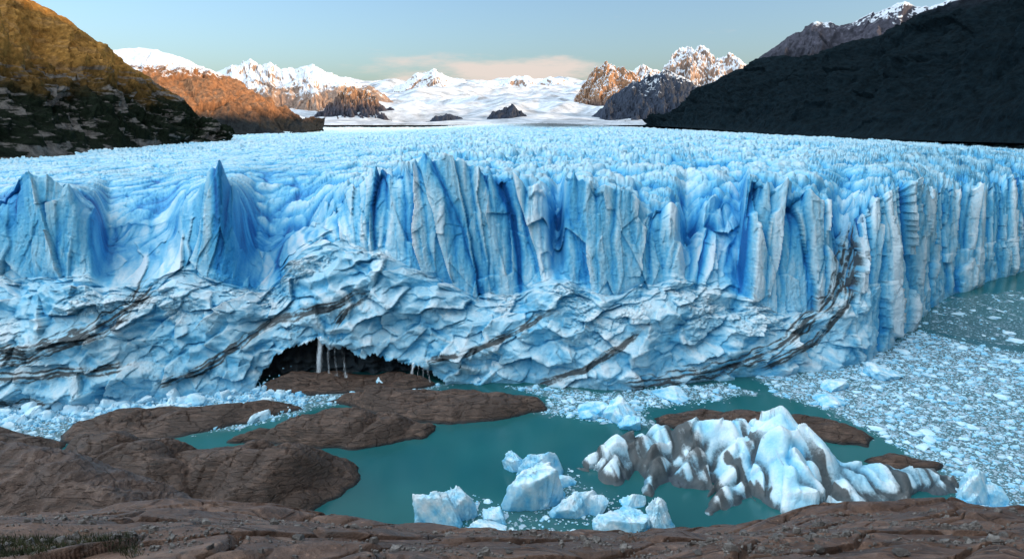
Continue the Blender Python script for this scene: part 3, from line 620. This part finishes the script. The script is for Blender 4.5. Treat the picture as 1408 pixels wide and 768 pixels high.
for i in range(150):
    t = random.random(); px = 5+t*400; py = 572-t*22+random.gauss(0, 11); zz = max(0, (570-t*22-py)*.10)+random.uniform(0, .8)
    x, y = G(px, py, zz)
    place('ice_block', random.choice(BLK), float(x), float(y), zz, random.choice([.8, 1., 1.4, 1.8, 2.6, 3.4]), 'broken ice block in the rubble at the left glacier toe', 'ice block', 'ice blocks fallen at the left glacier toe')

def chunks(pts, sizes, hgt, zs=None):
    n_ = len(pts); K = 6; pts = np.array(pts); sizes = np.asarray(sizes)
    ang = (np.arange(K)/K*2*np.pi)[None]+rng.uniform(-.35, .35, (n_, K))+rng.uniform(0, 6.28, (n_, 1))
    rad = sizes[:, None]*rng.uniform(.6, 1.1, (n_, K)); el = rng.uniform(.55, 1., (n_, 1))
    bx_, by_ = np.cos(ang)*rad, np.sin(ang)*rad*el
    hh = sizes[:, None]*hgt*rng.uniform(.4, 1.2, (n_, K))
    z0 = np.zeros(n_) if zs is None else zs
    Vb = np.stack([bx_+pts[:, :1], by_+pts[:, 1:2], np.zeros((n_, K))-.12*sizes[:, None]+z0[:, None]], -1)
    Vt = np.stack([bx_*.7+pts[:, :1], by_*.7+pts[:, 1:2], hh+z0[:, None]], -1)
    Vc = np.stack([pts[:, 0]+rng.uniform(-.2, .2, n_)*sizes, pts[:, 1]+rng.uniform(-.2, .2, n_)*sizes, hh.mean(1)*1.2+z0], -1)[:, None]
    V = np.concatenate([Vb, Vt, Vc], 1); nvp = 2*K+1
    fc_ = []
    for i in range(K):
        j = (i+1) % K; fc_ += [(i, j, K+j), (i, K+j, K+i), (K+i, K+j, 2*K)]
    Fq = (np.array(fc_)[None]+(np.arange(n_)*nvp)[:, None, None]).reshape(-1, 3)
    bl = np.concatenate([np.full((n_, K), .35), np.full((n_, K+1), .09)], 1)+rng.uniform(0, .22, (n_, 1))
    return V.reshape(-1, 3), Fq, bl.ravel()
pts = []; sz = []
for (poly, d), cnt in zip(SLw, (10500, 2200, 3600, 700, 260)):
    p_ = sample(poly, cnt*2); p_ = [(x, y) for x, y in p_ if -0.85*y < x < .85*y][:cnt]
    pts += p_; sz += list(rng.pareto(2.5, len(p_))*.33+.2)
sz = np.minimum(np.array(sz), 2.2)
V, Fq, bl = chunks(pts, sz, .34)
o = meshobj('brash_ice', V, Fq, BERG, None, {'blue': bl, 'dirt': bl*0}, False)
tag(o, 'mass of small broken ice fragments covering the water', 'brash ice', None, 'stuff')
pts = []; zz = []
for i in range(4500):
    t = random.random(); px = -60+t*480; py = 566-t*24+random.gauss(0, 13); z_ = max(0, (562-t*24-py)*.16)
    x, y = G(px, py, z_); pts.append((float(x), float(y))); zz.append(z_)
V, Fq, bl = chunks(pts, np.minimum(rng.pareto(2.6, 4500)*.4+.3, 1.8), .8, np.array(zz))
o = meshobj('ice_rubble', V, Fq, BERG, None, {'blue': bl, 'dirt': bl*0}, False)
tag(o, 'crushed ice rubble heaped along the left glacier toe', 'ice rubble', None, 'stuff')

# ------------------------------------------------------------------ waterfalls
k = M('falling_water'); v = k.coord((1, 1, .05)); n_ = k.noise(v, 2.2, 5, .8)
k.b.inputs['Base Color'].default_value = (.90, .94, .97, 1); k.b.inputs['Roughness'].default_value = .8
k.put(k.b.inputs['Alpha'], k.math('MULTIPLY', k.map(k.math('ADD', n_, k.attr('dens')), .56, .90), .92, clamp=True))
FALL = k.m
def waterfall(label, px0, px1, pyt, pyb, Y):
    xa, _, zt = P(px0, pyt, Y); xb_, _, _ = P(px1, pyt, Y); zb_ = P(px0, pyb, Y)[2]
    u, w = np.meshgrid(np.linspace(0, 1, 80), np.linspace(0, 1, 70)); mid = float(xa+xb_)/2
    x = (float(xa)-mid)+(float(xb_)-float(xa))*u; x = x*(.75+.35*w)
    y = -2.*np.sqrt(w)+.7*fbm(u*9, w*1.5, 3, 7)*1.; z = (float(zt)-float(zb_))*(1-w)+.0
    dens = -.08+.40*np.exp(-((u-.17)/.09)**2)+.22*np.exp(-((u-.42)/.05)**2)+.20*np.exp(-((u-.6)/.05)**2)+.22*np.exp(-((u-.82)/.06)**2)+.30*sstep(.6, 1, w)*np.sin(np.pi*u)-.5*(np.abs(u-.5)*2)**8
    o = gridobj('waterfall', x, y, z, FALL, None, {'dens': dens}); o.location = (mid, Y, float(zb_)); return tag(o, label, 'waterfall')
waterfall('tall white meltwater fall pouring out of the ice cave mouth', 426, 484, 462, 530, 251)
waterfall('thin small meltwater fall at the right end of the ice cave', 558, 598, 498, 532, 250)

# ------------------------------------------------------------------ foreground stones and grass
fpx, fpy = proj(XF, YF, ZF); okr = (YF > 4) & (YF < Yr[None, :]-.3)
def fgpt(px, py):
    d = np.where(okr, (fpx-px)**2+(fpy-py)**2, 1e12); i = np.unravel_index(np.argmin(d), d.shape); return XF[i], YF[i], ZF[i]
cand = np.argwhere(okr & (fpx > -60) & (fpx < 1470) & (fpy < 790))
cl_ = fbm(XF/2.2, YF/1.2, 3, 222); wgt_ = np.maximum(.02, cl_[cand[:, 0], cand[:, 1]]+.08); wgt_ /= wgt_.sum()
ch = cand[rng.choice(len(cand), 7500, p=wgt_)]
pts = np.array([(XF[i, j]+rng.uniform(-.05, .05), YF[i, j]+rng.uniform(-.05, .05)) for i, j in ch]); zs = np.array([ZF[i, j] for i, j in ch])
V, Fq, bl = chunks(pts, np.minimum(rng.pareto(2.5, len(pts))*.018+.013, .12), .8, zs)
o = meshobj('gravel', V, Fq, STONE, None, None, False); tag(o, 'loose gravel scattered over the foreground rock ledge', 'gravel', None, 'stuff')
def rockmesh(seed):
    V, Fc = lump(4, seed, 16, rough=.03); V = V/np.abs(V).max(0); V[:, 2] *= .7
    o = meshobj('t', V, Fc, STONE, None, None, True); me = o.data; bpy.data.objects.remove(o); return me
for i, (px, py, w, lb) in enumerate([(407, 741, 22, 'pale grey boulder on the ledge left of centre, the largest loose stone'), (1068, 746, 26, 'grey boulder on the right part of the ledge near the rim'), (1240, 762, 24, 'pale stone at the bottom edge on the right side of the ledge'), (1128, 757, 18, 'squat brown stone below the grey boulder on the right ledge'),
        (1030, 752, 14, 'small stone just left of the grey boulder on the right ledge'), (960, 760, 12, 'small stone at the bottom edge under the dirty iceberg'), (290, 752, 12, 'small stone left of the pale grey boulder'), (1330, 742, 14, 'small stone near the rim at the far right of the ledge'), (700, 760, 12, 'small stone at the bottom edge in the middle of the ledge'), (200, 735, 10, 'tiny pale stone on the left part of the ledge'), (545, 758, 11, 'small stone right of the pale grey boulder at the bottom edge'), (1180, 735, 12, 'small stone behind the squat brown stone near the right rim')]):
    x, y, z = fgpt(px, py); s_ = w/F*math.hypot(y, H-z)/2
    o = bpy.data.objects.new('boulder', rockmesh(3000+i)); C.objects.link(o); o.location = (x, y, z+s_*.25); o.scale = (s_, s_*.8, s_*.85); o.rotation_euler = (0, 0, random.uniform(0, 6))
    tag(o, lb, 'stone')
k = M('grass_blades'); k.put(k.b.inputs['Base Color'], k.ramp(k.noise(k.coord(), 1.5, 3), [(.35, (.018, .028, .01)), (.65, (.07, .07, .025))])); k.b.inputs['Roughness'].default_value = .8
gc_ = np.argwhere(okr & (fpx > -60) & (fpx < 190) & (fpy > 738) & (cl_ > -.05)); gs = gc_[rng.choice(len(gc_), 5000)]
bv = []; bf = []
for n_, (i, j) in enumerate(gs):
    x, y, z = XF[i, j]+rng.uniform(-.05, .05), YF[i, j]+rng.uniform(-.05, .05), ZF[i, j]-.02; a = rng.uniform(0, 6.28); h_ = rng.uniform(.05, .16); w_ = .008
    bv += [(x-w_*math.cos(a), y-w_*math.sin(a), z), (x+w_*math.cos(a), y+w_*math.sin(a), z), (x+rng.uniform(-.06, .06), y+rng.uniform(-.06, .06), z+h_)]; bf.append((3*n_, 3*n_+1, 3*n_+2))
o = meshobj('grass', bv, bf, k.m, None, None, False); tag(o, 'low tufts of grass in the lower left corner of the ledge', 'grass', None, 'stuff')

# ------------------------------------------------------------------ light, sky, camera
EL = math.radians(13); AZ = math.radians(112)
sun = bpy.data.lights.new('sun', 'SUN'); sun.energy = 4.2; sun.angle = math.radians(.5); sun.color = (1, .68, .38)
so = bpy.data.objects.new('sun', sun); C.objects.link(so)
Sd = Vector((math.sin(AZ)*math.cos(EL), math.cos(AZ)*math.cos(EL), math.sin(EL))); so.rotation_euler = Sd.to_track_quat('Z', 'Y').to_euler()
w = bpy.data.worlds.new('World'); bpy.context.scene.world = w; w.use_nodes = True; t = w.node_tree; bg = t.nodes['Background']
sk = t.nodes.new('ShaderNodeTexSky'); sk.sky_type = 'NISHITA'; sk.sun_disc = False; sk.sun_elevation = EL; sk.sun_rotation = AZ; sk.altitude = 200; sk.air_density = 1.; sk.dust_density = 2.6; sk.ozone_density = 3.
t.links.new(sk.outputs[0], bg.inputs[0]); bg.inputs[1].default_value = .255
tc = t.nodes.new('ShaderNodeTexCoord'); mp = t.nodes.new('ShaderNodeMapping'); mp.inputs['Scale'].default_value = (5, 5, 24); t.links.new(tc.outputs['Generated'], mp.inputs[0])
no = t.nodes.new('ShaderNodeTexNoise'); no.inputs['Scale'].default_value = 1.6; no.inputs['Detail'].default_value = 8; no.inputs['Roughness'].default_value = .6; t.links.new(mp.outputs[0], no.inputs[0])
sp = t.nodes.new('ShaderNodeSeparateXYZ'); t.links.new(tc.outputs['Generated'], sp.inputs[0])
def wm(op, a, b):
    o = t.nodes.new('ShaderNodeMath'); o.operation = op
    for i, v in enumerate((a, b)):
        if isinstance(v, bpy.types.NodeSocket): t.links.new(v, o.inputs[i])
        else: o.inputs[i].default_value = v
    return o.outputs[0]
def wr(f, a, b, c=0., d=1.):
    o = t.nodes.new('ShaderNodeMapRange'); o.interpolation_type = 'SMOOTHSTEP'; t.links.new(f, o.inputs[0])
    for i, v in enumerate((a, b, c, d)): o.inputs[i+1].default_value = v
    return o.outputs[0]
azm = wm('MULTIPLY', wr(sp.outputs[0], -.30, -.06), wr(sp.outputs[0], .2, .06)); elm = wm('MULTIPLY', wr(sp.outputs[2], .01, .04), wr(sp.outputs[2], .115, .06))
azy = wr(sp.outputs[1], 0., .5)
msk = wm('MULTIPLY', azm, elm)
cm = wm('MULTIPLY', azy, wr(wm('ADD', wm('MULTIPLY', no.outputs[0], 1.5), wm('MULTIPLY', msk, .62)), .95, 1.4))
bg2 = t.nodes.new('ShaderNodeBackground'); bg2.inputs[0].default_value = (.88, .74, .67, 1); bg2.inputs[1].default_value = 1.
mxs = t.nodes.new('ShaderNodeMixShader'); t.links.new(wm('MULTIPLY', cm, .85), mxs.inputs[0]); t.links.new(bg.outputs[0], mxs.inputs[1]); t.links.new(bg2.outputs[0], mxs.inputs[2])
# added fill light overhead, out of view: cloud-like layer brightest left behind the viewer
mp2 = t.nodes.new('ShaderNodeMapping'); mp2.inputs['Scale'].default_value = (2, 3, 4); t.links.new(tc.outputs['Generated'], mp2.inputs[0])
no2 = t.nodes.new('ShaderNodeTexNoise'); no2.inputs['Scale'].default_value = 1.2; no2.inputs['Detail'].default_value = 5; t.links.new(mp2.outputs[0], no2.inputs[0])
dt_ = wm('ADD', wm('ADD', wm('MULTIPLY', sp.outputs[0], -.7), wm('MULTIPLY', sp.outputs[1], -.2)), wm('MULTIPLY', sp.outputs[2], .68))
fill_mask = wm('MULTIPLY', wr(sp.outputs[2], .27, .5), wr(no2.outputs[0], .3, .6, .45, 1.))
bg3 = t.nodes.new('ShaderNodeBackground'); bg3.inputs[0].default_value = (.76, .90, 1.0, 1); t.links.new(wr(dt_, .2, .95, .22, 3.35), bg3.inputs[1])
mx3 = t.nodes.new('ShaderNodeMixShader'); t.links.new(fill_mask, mx3.inputs[0]); t.links.new(mxs.outputs[0], mx3.inputs[1]); t.links.new(bg3.outputs[0], mx3.inputs[2])
t.links.new(mx3.outputs[0], t.nodes['World Output'].inputs[0])
cam = bpy.data.cameras.new('camera'); cam.sensor_width = 36; cam.lens = 939/1408*36; cam.clip_start = .1; cam.clip_end = 100000
co = bpy.data.objects.new('camera', cam); C.objects.link(co); co.location = (0, 0, H); co.rotation_euler = (math.pi/2-TH, 0, 0)
bpy.context.scene.camera = co
vs_ = bpy.context.scene.view_settings; vs_.view_transform = 'Standard'; vs_.look = 'None'; vs_.exposure = 0
